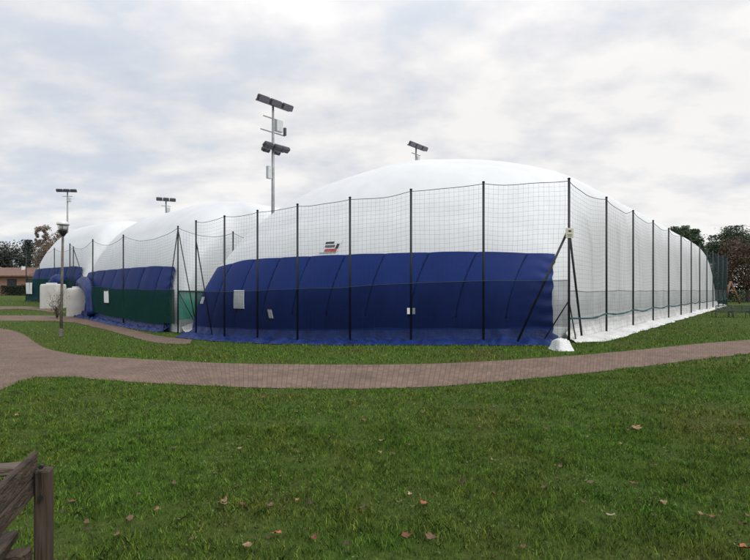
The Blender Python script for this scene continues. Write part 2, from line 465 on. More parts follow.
# --- side fence of the near dome with the corner post
fence('long net fence receding along the white right side of the nearest dome', SIDE, [5.0] * 13, .20, bow=.05,
      braces=[(V3(c0, 3.52), V3(along(c0, FRONT[1], 1.55), 0), .036), (V3(c0, 3.52), V3(along(c0, SIDE[1], 1.25), 0), .036),
              (V3(c0, 1.32), V3(along(c0, FRONT[1], .75), .1), .020), (V3(c0, 1.32), V3(along(c0, SIDE[1], .62), .1), .020)],
      screens=[(SIDE, .80, 1.60, -.04, M['screen_side'], True)],
      rolls=[(SIDE, .78, .030, M['teal'])])
# --- far end of the near dome: green screened fence
e0 = SIDE[12]
BACK = np.array([e0, e0 + np.array([-2.6, 2.17]), e0 + np.array([-5.2, 4.34]), e0 + np.array([-7.8, 6.5])])
fence('dark green screened net fence closing the far end of the nearest dome', BACK, [5.2] * 4, .1, posts=range(1, 4), cell=.4,
      screens=[(BACK, .1, 5.1, .0, M['screen_back'], False)])
# --- middle dome
d2r = np.array([.64, .768])
G2 = np.array([P2[0], P2[0] + d2r * 3.0, P2[0] + d2r * 6.0, P2[0] + d2r * 9])
q0 = P2[0]
fence('net fence with dark green windscreen along the front of the middle dome', P2, [5.0, 5.0, 5.0, 5.0], .42,
      braces=[(V3(q0, 4.9), V3(along(q0, P2[1], 1.5), 0), .024), (V3(q0, 4.9), V3(q0 + np.array([.95, -.1]), 0), .024),
              (V3(q0, 2.0), V3(q0 + np.array([.85, .55]), 0), .020)],
      screens=[([along(P2[0], P2[1], .25)] + list(P2[1:3]), .42, 2.05, -.05, M['screen_green'], True)])
fence('net fence with light green windscreen in the gap beside the middle dome', G2, [5.0] * 4, .3, posts=range(1, 4),
      screens=[(G2, .62, 2.0, -.05, M['screen_light'], True)], rolls=[(G2, 2.0, .03, M['green_dark'])])
# --- far dome
q3 = P3[0]
fence('net fence with dark green windscreen along the front of the farthest dome', P3, [4.95, 4.9, 4.9, 4.8], .35,
      braces=[(V3(q3, 4.8), V3(q3 + np.array([1.3, .5]), 0), .03)],
      screens=[(P3, .1, 2.15, -.05, M['screen_green'], True)])

# notice plate on the corner post, small tags, clamps
cz = gz(*c0)
n0 = thing('notice_plate', 'small cream notice plate fixed high on the braced corner post', 'sign', (c0[0] - .02, c0[1] - .06, cz + 3.34))
px_, py_, pz_ = c0[0] - .005, c0[1] - .06, cz + 3.36
part(MB().box((px_, py_, pz_), (.25, .02, .30), rz=.12, bev=.008), 'plate', M['sign'], n0)
part(MB().box((px_ - .0, py_ - .0135, pz_ + .06), (.09, .005, .05), rz=.12), 'emblem', M['ink'], n0)
part(MB().box((px_ - .0, py_ - .0135, pz_ - .05), (.16, .005, .012), rz=.12).box((px_, py_ - .0135, pz_ - .09), (.13, .005, .012), rz=.12), 'printed_lines', M['inkgrey'], n0)
p4 = FRONT[2]; z4 = gz(*p4)
for sx, lab in ((-.085, 'left one of two small white tags hung on a fence post before the blue cover'), (.085, 'right one of two small white tags hung on a fence post before the blue cover')):
    m = MB().box((p4[0] + sx, p4[1] - .045, z4 + 1.06), (.09, .012, .20), rz=.1, bev=.004)
    o = m.build('tag', M['patch'], loc=(p4[0] + sx, p4[1] - .045, z4 + 1.06)); tag(o, lab, 'tag', 'white tags on the fence post')

# ------------------------------------------------------------------ air domes
def resample(P, n):
    s = np.r_[0, np.cumsum(np.linalg.norm(np.diff(P, axis=0), axis=1))]; t = np.linspace(0, s[-1], n)
    return np.c_[np.interp(t, s, P[:, 0]), np.interp(t, s, P[:, 1])]
class Dome:
    def __init__(s, poles, off, trim0, trim1, dirn, L, par):
        P = np.array(poles); t = np.gradient(P, axis=0); t /= np.linalg.norm(t, axis=1)[:, None]; nn = np.c_[t[:, 1], -t[:, 0]]
        if nn[0, 1] < 0: nn = -nn
        P = P + nn * off
        ss = np.r_[0, np.cumsum(np.linalg.norm(np.diff(P, axis=0), axis=1))]
        tt = np.linspace(trim0, ss[-1] - trim1, 80)
        F = np.c_[np.interp(tt, ss, P[:, 0]), np.interp(tt, ss, P[:, 1])]
        for _ in range(60): F[1:-1] = .25 * F[:-2] + .5 * F[1:-1] + .25 * F[2:]
        s.F = F; d = np.array(dirn, float); s.d = d / np.linalg.norm(d)
        w = np.linspace(0, 1, 80)[:, None]; s.B = F[0] * (1 - w) + F[-1] * w + s.d * L
        s.L = L; s.Hd, s.R, s.p1, s.q1, s.p2, s.q2, s.bul = par
        s.zb = float(np.mean(ground(F[:, 0], F[:, 1])))
    def xy(s, u, v):
        u = np.asarray(u, float); v = np.asarray(v, float)
        k = (u + 1) / 2 * 79; i = np.clip(k.astype(int), 0, 78); t = (k - i)[..., None]
        a = s.F[i] * (1 - t) + s.F[i + 1] * t; b = s.B[i] * (1 - t) + s.B[i + 1] * t
        w = ((v + 1) / 2)[..., None]; return a * (1 - w) + b * w
    def zu(s, u): return s.Hd * np.clip(1 - np.abs(u) ** s.p1, 0, 1) ** (1 / s.q1)
    def z(s, u, v):
        e = np.clip((1 - np.abs(v)) * s.L / 2 / s.R, 0, 1)
        return s.zu(u) * np.clip(1 - (1 - e) ** s.p2, 0, 1) ** (1 / s.q2) * (1 + s.bul * (1 - v * v))
    def front(s, u, h, out=.04):
        """point of the front wall at height h above the base (h clipped to the roof)"""
        u = np.asarray(u, float); h = np.asarray(h, float)
        q = np.clip(h / np.maximum(s.zu(u), 1e-3), 0, .995)
        e = 1 - (1 - q ** s.q2) ** (1 / s.p2)
        v = -1 + 2 * e * s.R / s.L
        p = s.xy(u, v); zz = q * s.zu(u) * (1 + s.bul * (1 - v * v))
        p = p - s.d * np.asarray(out)[..., None] if np.ndim(out) else p - s.d * out
        return np.concatenate([p, (zz + s.zb + .25 * np.asarray(out))[..., None]], -1)
    def find_u(s, px, h, out=.04):
        us = np.linspace(-.995, .97, 3000); us = us[s.zu(us) > h * 1.05]; P = s.front(us, np.full(len(us), h), out)
        x = CX + F_PX * P[:, 0] / P[:, 1]; return us[np.argmin(np.abs(x - px))]
    def membrane(s, nu=150, nv=220):
        u = -np.cos(np.linspace(0, np.pi, nu)); v = -np.cos(np.linspace(0, np.pi, nv))
        v = np.sign(v) * np.abs(v) ** .9
        U, V = np.meshgrid(u, v, indexing='ij')
        z = s.z(U, V); xy = s.xy(U, V)
        wob = np.array([noise.noise(Vector((a * .35, b * .35, c * .35))) for a, b, c in zip(xy[..., 0].ravel(), xy[..., 1].ravel(), z.ravel())]).reshape(z.shape)
        # panel seams across the dome: shallow creases every few metres
        le = (V + 1) / 2 * s.L
        seam_crease = -.05 * np.exp(-((le % 3.0 - 1.5) / .2) ** 2) * (z > .5)
        # soft puckers along the foot of the long walls
        foot = np.exp(-np.clip(z, 0, 9) / 1.6) * np.clip(np.abs(U) - .5, 0, 1) * 2
        puck = np.array([noise.noise(Vector((q * 1.1, h_ * .25, 3.0))) + .5 * noise.noise(Vector((q * 2.7, h_ * .4, 8.0))) for q, h_ in zip(le.ravel(), z.ravel())]).reshape(z.shape)
        xy = xy + (np.sign(U) * foot * puck * .09)[..., None] * (-np.array([s.d[1], -s.d[0]]))
        z = z + .05 * wob * np.clip(z / 2, 0, 1) + seam_crease
        z = np.where((np.abs(U) > .9999) | (np.abs(V) > .9999), -.6, z) + s.zb
        return MB().grid(np.dstack([xy, z]))

def cover_top(dome, u, top, dl, dr):
    """height of the upper edge of the coloured front cover"""
    return top - dl * sm(.55, 1, -u) ** 1 - dr * sm(.55, 1, u)

def make_dome(label, dome, u_cut, top, dl, dr, seams, lower_mat=None, skirt_z=.42, skirt_out=1.0, side_skirt=True, skirt_u=None):
    F = dome.F; o0 = F[len(F) // 2]
    t = thing('air_dome', label, 'air dome', (o0[0], o0[1], dome.zb), 'inflated sports domes')
    part(dome.membrane(), 'membrane', M['membrane'], t, True)
    # coloured front cover: u runs from the right corner (-1) to the left corner (+1)
    nu, nz = 260, 46
    uu = u_cut + (1 - u_cut) * np.linspace(0, 1, nu)
    W = np.linspace(0, 1, nz)
    Ug, Wg = np.meshgrid(uu, W, indexing='ij')
    # gathered right edge: ragged, pulled in folds
    edge = np.exp(-(Ug - u_cut) / .05)
    jag = np.vectorize(lambda w: noise.noise(Vector((w * 9, 2.2, 0))) * .008 + .050 * w)(Wg)
    Ug2 = np.clip(Ug + edge * jag, -.998, .9995)
    H = cover_top(dome, Ug2, top, dl, dr) * Wg
    ph = (Ug + .05 * Wg ** 2.2 - u_cut) / (1 - u_cut) * seams
    cush = np.abs(np.sin(np.pi * ph)) ** .34
    wr = np.vectorize(lambda a, b: noise.noise(Vector((a * 11, b * 2.2, 1.0))))(Ug, Wg)
    fold = edge * np.sin(Wg * 46 + 3 * wr) * .06
    out = .07 + .075 * cush + .035 * wr * (1 - .4 * Wg) + fold
    P = dome.front(Ug2, H, out)
    P[..., 2][:, 0] = dome.zb - .15
    fc = part(MB().grid(P), 'front_cover', M['blue'], t, True)
    for k in range(1, seams):                     # dark tubes paint in the seam creases' shade, leaning inwards as the wall curves over
        w = np.linspace(.30, .995, 26); us = u_cut + k / seams * (1 - u_cut) - .05 * w ** 2.2
        ok = us < .96
        if ok.sum() < 4: continue
        w, us = w[ok], us[ok]
        q = dome.front(us, cover_top(dome, us, top, dl, dr) * w, np.full(len(w), .095))
        part(MB().tube([tuple(p) for p in q], .021, 7), 'seam_crease', M['seam_crease'], fc, True)
    # skirt spilling onto the ground at the foot of the cover
    def skirt(line, nrm, mm, zs, outw, seed, name):
        n = len(line); k = 16; rows = []
        for j in range(k):
            w = j / (k - 1)
            r = []
            for i in range(n):
                a = i * .21
                n1 = noise.noise(Vector((a, w * 1.2, seed))); n2 = noise.noise(Vector((a * 3.1, w * 3, seed + 5)))
                n3 = noise.noise(Vector((a * .6, seed, 0)))
                ow = outw * (1 + .12 * n3)
                fold_ = .24 * abs(noise.noise(Vector((a * .9, seed + 3, 0))))
                te = float(min(1, (i + 2) / 8, (n - i) / 8)); ow = .3 + (ow - .3) * te
                if w < .35: oo = .20 + .15 * (w / .35) + .06 * n1; zz = zs * (.35 + .65 * te) * (1 - w / .35) ** 1.2 + .10 * (w / .35)
                else:
                    q = (w - .35) / .65
                    oo = .35 + .06 * n1 * (1 - q) + (ow - .35) * q
                    zz = .10 * (1 - q) + .02 + (fold_ + .05 * n1 + .05 * n2) * math.sin(math.pi * min(1, q * .9 + .1)) ** .7 + .02 * n2
                p = line[i] + nrm[i] * oo
                r.append((p[0], p[1], gz(p[0], p[1]) + max(zz, .013)))
            rows.append(r)
        part(MB().grid(np.array(rows)), name, mm, t, True)
    n = int(np.linalg.norm(np.diff(F, axis=0), axis=1).sum() / .07)
    u = np.linspace(u_cut if skirt_u is None else skirt_u, 1, n); line = dome.xy(u, np.full(n, -1.0)); tg = np.gradient(line, axis=0); tg /= np.linalg.norm(tg, axis=1)[:, None]
    nn = np.c_[-tg[:, 1], tg[:, 0]]
    if nn[0, 1] > 0: nn = -nn
    skirt(line, nn, M['blue_skirt'], skirt_z, skirt_out, 3.0 + dome.zb, 'front_skirt')
    if side_skirt:
        n = int(dome.L / .16); v = np.linspace(-1.0, .99, n); line = dome.xy(np.full(n, -1.0), v)
        tg = np.gradient(line, axis=0); tg /= np.linalg.norm(tg, axis=1)[:, None]; nn = np.c_[tg[:, 1], -tg[:, 0]]
        skirt(line, nn, M['skirt_w'], .55, 1.15, 9.0 + dome.zb, 'side_skirt')
    return t

def patch(dome, px, h0, h1, wpx, name, mm, t, slant=0.0, out=.19, n=8, side=1):
    """a sewn-on panel that follows the front wall"""
    ua = dome.find_u(px - wpx / 2, (h0 + h1) / 2, out); ub = dome.find_u(px + wpx / 2, (h0 + h1) / 2, out)
    a, b = np.linspace(0, 1, n), np.linspace(0, 1, n)
    A, B = np.meshgrid(a, b, indexing='ij')
    Hh = h0 + (h1 - h0) * B; U = ua + (ub - ua) * A + slant * (B - .5) * (ub - ua)
    front = dome.front(U, Hh, np.full(U.shape, out)); back = dome.front(U, Hh, np.full(U.shape, out - .03))
    mb = MB().grid(front)
    mb.grid(back)
    N = n * n
    ring = [i * n for i in range(n)] + [(n - 1) * n + j for j in range(1, n)] + [i * n + n - 1 for i in range(n - 2, -1, -1)] + [j for j in range(n - 2, 0, -1)]
    for i in range(len(ring)):
        p, q = ring[i], ring[(i + 1) % len(ring)]; mb.f.append((p, q, q + N, p + N)); mb.mi.append(0)
    return part(mb, name, mm, t)

F1 = np.r_[FRONT, [FRONT[-1] + (FRONT[-1] - FRONT[-2])]]
dome1 = Dome(F1, .58, .15, .933, (.814, 1), 48, (7.926, 8.317, 1.5, 6.898, 2.574, 1.867, .004))
t1 = make_dome('nearest white air dome with plain dark blue front and long white side', dome1, dome1.find_u(556.5, .3), 3.12, .1, .30, 10, skirt_out=1.2)
patch(dome1, 238.5, 1.05, 1.80, 10, 'vent_flap', M['patch'], t1, slant=-.3)
patch(dome1, 270, .72, 1.05, 3.6, 'repair_patch', M['patch'], t1, slant=-.75)
patch(dome1, 202, 1.2, 1.5, 2.5, 'repair_patch', M['patch'], t1)
# printed banner above the blue cover
bn = patch(dome1, 331, 3.26, 3.72, 17, 'banner', M['membrane'], t1, slant=.18, out=.035)
for k, (h0, h1, mm) in enumerate(((3.29, 3.40, 'inkred'), (3.46, 3.55, 'inkgrey'), (3.60, 3.68, 'ink'))):
    x = 324.5 + k * .6
    while x < 335.5 - k * .7:
        w = random.choice((.7, .9, 1.2, 1.5))
        patch(dome1, x + w / 2, h0 + random.uniform(-.01, .01), h1, w, 'lettering', M[mm], bn, slant=.12, out=.046, n=3); x += w + .28
patch(dome1, 337.3, 3.40, 3.58, 2.6, 'emblem', M['ink'], bn, slant=.2, out=.047, n=3)

F2 = np.r_[P2[:3], [P2[2] + (P2[2] - P2[1]) * .8]]
dome2 = Dome(F2, .30, .478, 0, (.717, 1), 46, (7.367, 6.0, 4.975, 8.0, 2.6, 1.9, 0.0))
t2 = make_dome('middle white air dome with dark blue band and green windscreen at its front', dome2, -.90, 3.15, .15, .1, 7, skirt_out=.7, side_skirt=True)
patch(dome2, 106, 1.05, 1.85, 4.2, 'vent_flap', M['patch'], t2, slant=-.5, out=.5)
F3 = np.array([(-24.6, 41.5), (-28, 44.4), (-30.3, 46.2), (-34.4, 49.2)])
dome3 = Dome(F3, .3, .149, 0, (.738, 1), 46, (7.726, 5.51, 4.94, 8.0, 2.6, 1.9, .014))
t3 = make_dome('farthest white air dome at the left behind the heater units', dome3, -.93, 3.2, .2, .1, 6, skirt_out=.5)
patch(dome3, 27.5, .5, 1.55, 3.2, 'vent_flap', M['patch'], t3, slant=-.5, out=1.15)
patch(dome3, 30.6, .5, 1.55, 2.0, 'vent_flap', M['patch'], t3, slant=-.5, out=1.15)

# white sheet heaped over the ballast at the corner post
def heap(cx, cy, rx, ry, h, seed, n=36, m=22):
    rows = []
    for j in range(m):
        r = j / (m - 1); row = []
        for i in range(n + 1):
            a = 2 * math.pi * i / n
            rr = r * (1 + .16 * noise.noise(Vector((math.cos(a) * 1.3, math.sin(a) * 1.3, seed))) + .07 * noise.noise(Vector((math.cos(a) * 4, math.sin(a) * 4, seed))))
            x = cx + rx * rr * math.copysign(abs(math.cos(a)) ** .55, math.cos(a)); y = cy + ry * rr * math.copysign(abs(math.sin(a)) ** .55, math.sin(a))
            rid = 1 - abs(2 * noise.noise(Vector((x * 2.6, y * 2.6, seed)))) ; rid2 = 1 - abs(2 * noise.noise(Vector((x * 6.5, y * 6.5, seed + 7))))
            zz = h * (1 - float(sm(.52, 1.02, r))) * (.50 + .52 * rid + .22 * rid2) + .03 * (1 - r)
            row.append((x, y, gz(x, y) + max(zz, 0) + .018 * (1 - r)))
        rows.append(row)
    return MB().grid(np.array(rows))
hx, hy = at(563, 351)
o = heap(hx + .05, hy + .3, .27, .42, .24, 4.0).build('ballast_sheet', M['skirt_w'], smooth=True, loc=(hx, hy + .25, gz(hx, hy)))
tag(o, 'crumpled white sheet over ballast at the foot of the corner post', 'sheet')
lx, ly = at(540, 347)

# ------------------------------------------------------------------ heater units with blue air ducts
def heater(label, pxl, pxr, base, hgt, depth, rz, duct, dep):
    xa, ya = at((pxl + pxr) / 2, base)
    w = (pxr - pxl) / F_PX * ya
    z = gz(xa, ya)
    t = thing('heater_unit', label, 'heater unit', (xa, ya + dep / 2, z), 'white heater units')
    # rounded, slightly saggy cover
    n = 40; rows = []
    for j, (zz, k) in enumerate([(0, 1.0), (.05, 1.01), (.3, 1.0), (.6, 1.0), (.88, 1.0), (.95, .985), (.985, .95), (1.0, .90), (1.01, .45), (1.012, .01)]):
        row = []
        for i in range(n + 1):
            a = 2 * math.pi * i / n; c, s_ = math.cos(a), math.sin(a)
            e = .17
            x = math.copysign(abs(c) ** e, c) * w / 2 * k; y = math.copysign(abs(s_) ** e, s_) * dep / 2 * k
            q = .02 * noise.noise(Vector((x * 2 + pxl, y * 2, zz * 4)))
            X_ = xa + (x * math.cos(rz) - y * math.sin(rz)) * (1 + q); Y_ = ya + dep / 2 + (x * math.sin(rz) + y * math.cos(rz)) * (1 + q)
            row.append((X_, Y_, z + hgt * zz + q))
        rows.append(row)
    part(MB().grid(np.array(rows)), 'casing', M['heater'], t, True)
    m = MB().box((xa - w * .1, ya + dep * .5, z + hgt + .06), (w * .5, .35, .10), rz, bev=.02)
    part(m, 'top_hood', M['boxgrey'], t)
    m = MB().box((xa + w * .05, ya + dep / 2, z + .04), (w * 1.03, dep * 1.02, .08), rz, bev=.01)
    part(m, 'base', M['concrete'], t)
    n = len(duct); P = np.array(duct); tt = np.linspace(0, n - 1, 26)
    pl = [(np.interp(k, range(n), P[:, 0]), np.interp(k, range(n), P[:, 1]), np.interp(k, range(n), P[:, 2])) for k in tt]
    for _ in range(4):
        pl = [pl[0]] + [tuple((np.array(pl[i - 1]) + 2 * np.array(pl[i]) + np.array(pl[i + 1])) / 4) for i in range(1, len(pl) - 1)] + [pl[-1]]
    rr = [np.interp(k, range(n), P[:, 3]) * (1 + .06 * math.sin(k * 19)) for k in tt]
    part(MB().tube(pl, rr, 14), 'air_duct', M['blue_skirt'], t, True)
    return t
def pt(px, py, y): return [(px - CX) / F_PX * y, y, EYE - (py - HY) / F_PX * y]
heater('white heater unit nearer the lamp post with a blue duct into the middle dome', 64.5, 88.5, 317, 1.92, 1.4, .30,
       [pt(82, 292, 35.6) + [.35], pt(82.5, 283.5, 35.2) + [.42], pt(86, 282.5, 33.4) + [.42], pt(90, 291, 31.8) + [.30], pt(91.2, 315, 31.2) + [.24]], 1.2)
heater('white heater unit farther left with a blue duct into the farthest dome', 38.8, 56.5, 309.2, 1.98, 1.4, .05,
       [pt(55, 295, 43.6) + [.5], pt(57, 284, 43.2) + [.66], pt(60, 281, 43.2) + [.70], pt(61, 292, 44.3) + [.6]], 1.4)

# ------------------------------------------------------------------ floodlight masts
def mast(label, px, ytop, Y, dirv, arm, tiers=True):
    x = (px - CX) / F_PX * Y; zt = EYE + (HY - ytop) / F_PX * Y; z0 = gz(x, Y)
    d = np.array(dirv, float); d /= np.linalg.norm(d); nrm = np.array([d[1], -d[0]]); rz = math.atan2(d[1], d[0])
    t = thing('floodlight_mast', label, 'floodlight mast', (x, Y, z0), 'floodlight masts between the domes')
    part(MB().tube([(x, Y, z0 - .1), (x, Y, z0 + .55 * (zt - z0)), (x, Y, zt)], [.13, .09, .06], 12), 'pole', M['steel'], t, True)
    def bar(z, L, r=.035, off=0.):
        c = np.array([x, Y]) + nrm * off
        a = c - d * L / 2; b = c + d * L / 2
        part(MB().box((c[0], c[1], z), (L, r * 2, r * 2), rz), 'crossbar', M['steel'], t)
    def flood(s, z, tilt, flip=1, w=.62, h=.42):
        c = np.array([x, Y]) + d * s + nrm * .22 * flip
        m = MB().box((c[0], c[1], z), (w, .2, h), rz, rx=tilt * flip, bev=.05)
        f = part(m, 'floodlight', M['lamp_dark'], t)
        n2 = nrm * flip; 
        cz = c + n2 * .105 * math.cos(tilt)
        m = MB().box((cz[0], cz[1], z - .105 * math.sin(tilt)), (w * .86, .016, h * .8), rz, rx=tilt * flip)
        part(m, 'glass', M['lamp_glass'], f)
        m = MB().box((c[0] - n2[0] * .12, c[1] - n2[1] * .12, z), (w * .3, .06, .10), rz)
        part(m, 'bracket', M['steel'], f)
    bar(zt - .02, arm)
    for s in (-arm * .36, 0, arm * .36): flood(s, zt + .06, .50, 1, arm * .33, .32)
    if tiers:
        bar(zt - .72, 1.25, .025); bar(zt - 1.45, 1.6, .025)
        c = np.array([x, Y]) + d * .32 + nrm * .08
        part(MB().box((c[0], c[1], zt - 1.05), (.42, .24, .62), rz, bev=.02), 'control_box', M['boxgrey'], t)
        c2 = c + d * .42
        part(MB().box((c2[0], c2[1], zt - 1.25), (.12, .14, .42), rz, bev=.01), 'conduit', M['lamp_dark'], t)
        zl = zt - 2.35
        bar(zl, 1.35)
        for s in (-.5, .12, .62): flood(s, zl + .10, 1.05, 1, .54, .34)
        for s in (-.3, .4): flood(s, zl - .02, 1.0, -1, .46, .28)
        c = np.array([x, Y]) - d * .26
        part(MB().box((c[0], c[1], zt - 3.6), (.26, .2, .66), rz, bev=.02), 'junction_box', M['boxgrey'], t)
    else:
        bar(zt - .5, arm * .5, .025)
        part(MB().box((x + d[0] * .2, Y + d[1] * .2, zt - .85), (.3, .25, .45), rz, bev=.02), 'control_box', M['boxgrey'], t)
    return t
mast('tallest floodlight mast with two tiers of lamps rising behind the blue front', 273, 105, 26.4, (.64, .77), 2.2)
mast('floodlight head showing just above the ridge of the nearest dome', 416, 147.5, 37, (.64, .77), 2.15, False)
mast('small far floodlight head showing just above the middle dome', 166, 200.5, 45.2, (.9, .4), 1.55, False)
mast('slim far floodlight mast rising behind the globe of the path lamp', 67.5, 191.5, 52, (1, .12), 1.9, False)

# ------------------------------------------------------------------ path lamp
lx, ly = at(61, 337); lz = gz(lx, ly)
lt = thing('street_lamp', 'path lamp with metal cap and dark bowl on a thin grey post', 'street lamp', (lx, ly, lz))
tx = lx + .09
LH = (337 - 222) / F_PX * ly
part(MB().tube([(lx, ly, lz - .1), (lx + .03, ly, lz + LH * .35), (tx - .01, ly, lz + LH - .55)], [.062, .055, .045], 12), 'post', M['lamppost'], lt, True)
part(MB().lathe([(.10, 0), (.10, .04), (.075, .06), (.07, .35), (.062, .37)], (lx, ly, lz), 14), 'base_collar', M['lamppost'], lt, True)
hz_ = lz + LH - .62
part(MB().lathe([(.05, 0), (.08, .04), (.135, .13), (.168, .22), (.172, .27), (.16, .28)], (tx, ly, hz_), 20), 'bowl', M['lampbody'], lt, True)
part(MB().lathe([(.14, .282), (.155, .38), (.15, .49)], (tx, ly, hz_), 20), 'diffuser', M['boxgrey'], lt, True)
for k in range(4):
    a = k * math.pi / 2 + .4
    part(MB().tube([(tx + .165 * math.cos(a), ly + .165 * math.sin(a), hz_ + .26), (tx + .2 * math.cos(a), ly + .2 * math.sin(a), hz_ + .50)], .01, 6), 'strut', M['lampbody'], lt)
part(MB().lathe([(.24, .49), (.25, .51), (.235, .58), (.17, .64), (.08, .675), (.02, .685)], (tx, ly, hz_), 20), 'cap', M['lampcap'], lt, True)

# ------------------------------------------------------------------ vegetation
def quads_mesh(name, C, size, mm, parent=None, flat=.0, elong=1.0, smooth=False):
    """many leaf-sized faces at the points C"""
    n = len(C); a = rng.normal(size=(n, 3)); a[:, 2] *= (1 - flat); a /= np.linalg.norm(a, axis=1)[:, None]
    b = rng.normal(size=(n, 3)); b -= (b * a).sum(1)[:, None] * a; b /= np.linalg.norm(b, axis=1)[:, None]
    s = size * rng.uniform(.55, 1.3, n)[:, None]
    q = np.stack([C - a * s * elong, C + b * s * .55 + a * s * .1, C + a * s * elong, C - b * s * .55 - a * s * .1], 1).reshape(-1, 3)
    me = bpy.data.meshes.new(name); me.vertices.add(4 * n); me.vertices.foreach_set('co', q.ravel())
    me.loops.add(4 * n); me.loops.foreach_set('vertex_index', np.arange(4 * n))
    me.polygons.add(n); me.polygons.foreach_set('loop_start', np.arange(n) * 4); me.polygons.foreach_set('loop_total', np.full(n, 4))
    me.materials.append(mm); me.update(); me.validate()
    o = bpy.data.objects.new(name, me); COL.objects.link(o)
    if parent: o.parent = parent
    return o
def limb(mb, a, b, r0, r1, wob=.12):
    a = Vector(a); b = Vector(b); L = (b - a).length; pts = []
    for i in range(7):
        t = i / 6; p = a.lerp(b, t); p += Vector((random.uniform(-1, 1), random.uniform(-1, 1), random.uniform(-.5, .5))) * wob * L * .12 * math.sin(math.pi * t)
        pts.append(p)
    mb.tube(pts, [r0 + (r1 - r0) * i / 6 for i in range(7)], 7)
    return pts
def tree(name, label, cat, px, Y, top, bot, halfw, mm, shape, n=7000, leaf=.22, clumps=60, group=None, trunk_r=.22, flatten=1.0, elong=1.0, cr=.16):
    """top/bot: pixel rows of crown top and bottom; halfw: half width in pixels"""
    x = (px - CX) / F_PX * Y; z0 = gz(x, Y); zt = EYE + (HY - top) / F_PX * Y - z0; zc = EYE + (HY - bot) / F_PX * Y - z0; w = halfw / F_PX * Y
    t = thing(name, label, cat, (x, Y, z0), group)
    cs = []
    while len(cs) < clumps:
        if shape == 'round':
            v = rng.normal(size=3); v /= np.linalg.norm(v); v *= rng.uniform(.35, 1) ** .5
            v = np.array([v[0], v[1], abs(v[2]) if rng.random() < .7 else v[2] * .6]) 
            c = (v[0] * w, v[1] * w, zc + (zt - zc) * (.38 + .62 * v[2] * (1 if v[2] > 0 else .62)))
        elif shape == 'cone':
            q = rng.random() ** 1.4; r = (1 - q) ** .8 * w * rng.uniform(.3, 1); a = rng.uniform(0, 6.283)
            c = (r * math.cos(a), r * math.sin(a), zc + (zt - zc) * q)
        else:  # upright spray of bare branches
            q = rng.random(); r = w * (.35 + .65 * math.sin(math.pi * (q * .75 + .12))) * rng.random() ** .5; a = rng.uniform(0, 6.283)
            c = (r * math.cos(a), r * math.sin(a), zc + (zt - zc) * q)
        cs.append(c)
    cs = np.array(cs); idx = rng.integers(0, clumps, n); rad = w * cr * rng.uniform(.5, 1.5, clumps)
    C = cs[idx] + np.clip(rng.normal(size=(n, 3)), -1.5, 1.5) * rad[idx][:, None] * np.array([1, 1, flatten])
    C[:, 2] = np.minimum(C[:, 2], zt + .2)
    mb = MB(); fork = (0, 0, max(zc + (zt - zc) * .12, 1.0))
    limb(mb, (0, 0, -.2), fork, trunk_r, trunk_r * .75, .3)
    for k in range(0, clumps, 2 if clumps < 90 else 3):
        limb(mb, (fork[0], fork[1], fork[2] * random.uniform(.75, 1.0)), cs[k], trunk_r * .35, trunk_r * .06, .8)
    mb.build('trunk', M['trunk'], t, True)
    quads_mesh('crown', C, leaf, mm, t, elong=elong)
    return t
PG = 'trees beyond the domes'
tree('pine_tree', 'rounded dark pine crown showing above the far right shoulder of the nearest dome', 'tree', 684, 82, 223, 266, 17, M['pine'], 'round', 15000, .15, 46, PG, .3, cr=.20)
tree('pine_tree', 'broad dark pine crown rising behind the russet tree at the right', 'tree', 730, 84, 228, 272, 20, M['pine'], 'round', 18000, .15, 56, PG, .3, cr=.19)
tree('pine_tree', 'dark pine at the right edge of the photo behind the russet tree', 'tree', 774, 86, 224, 275, 22, M['pine'], 'round', 13000, .15, 46, PG, .3, cr=.20)
tree('russet_tree', 'russet leaved tree before the dark pines at the right edge', 'tree', 748, 68, 236, 296, 26, M['redleaf'], 'round', 14000, .13, 90, PG, .25, cr=.15)
tree('russet_tree', 'low brown tree beside the green screened far end of the fence', 'tree', 720, 76, 262, 300, 9, M['redleaf'], 'round', 3500, .15, 40, PG, .15, cr=.2)
tree('conifer', 'dark conifer behind the brick house at the left edge', 'tree', 3, 118, 243, 292, 20, M['conifer'], 'round', 12000, .20, 60, PG, .4, cr=.18)
tree('conifer', 'tall cedar with drooping tip between the house and the bare trees', 'tree', 28, 124, 241, 292, 17, M['conifer'], 'cone', 10000, .20, 60, PG, .4, cr=.2)
tree('conifer', 'dark conifer beyond the left photo edge next to the brick house', 'tree', -34, 112, 236, 292, 22, M['conifer'], 'round', 10000, .20, 60, PG, .4, cr=.18)
tree('bare_tree', 'tall thin bare brown tree rising behind the farthest dome', 'tree', 43, 110, 226, 290, 9, M['twig'], 'spray', 6500, .14, 110, PG, .25, cr=.12, elong=1.6)
tree('bare_tree', 'wider bushy brown tree behind the left shoulder of the farthest dome', 'tree', 50, 104, 240, 292, 13, M['twig'], 'round', 9000, .14, 90, PG, .25, cr=.18, elong=1.3)
tree('bare_tree', 'bare pale brown tree showing just behind the path lamp', 'tree', 61, 114, 228, 290, 9, M['twig'], 'spray', 4500, .14, 80, PG, .2, cr=.2, elong=1.6)

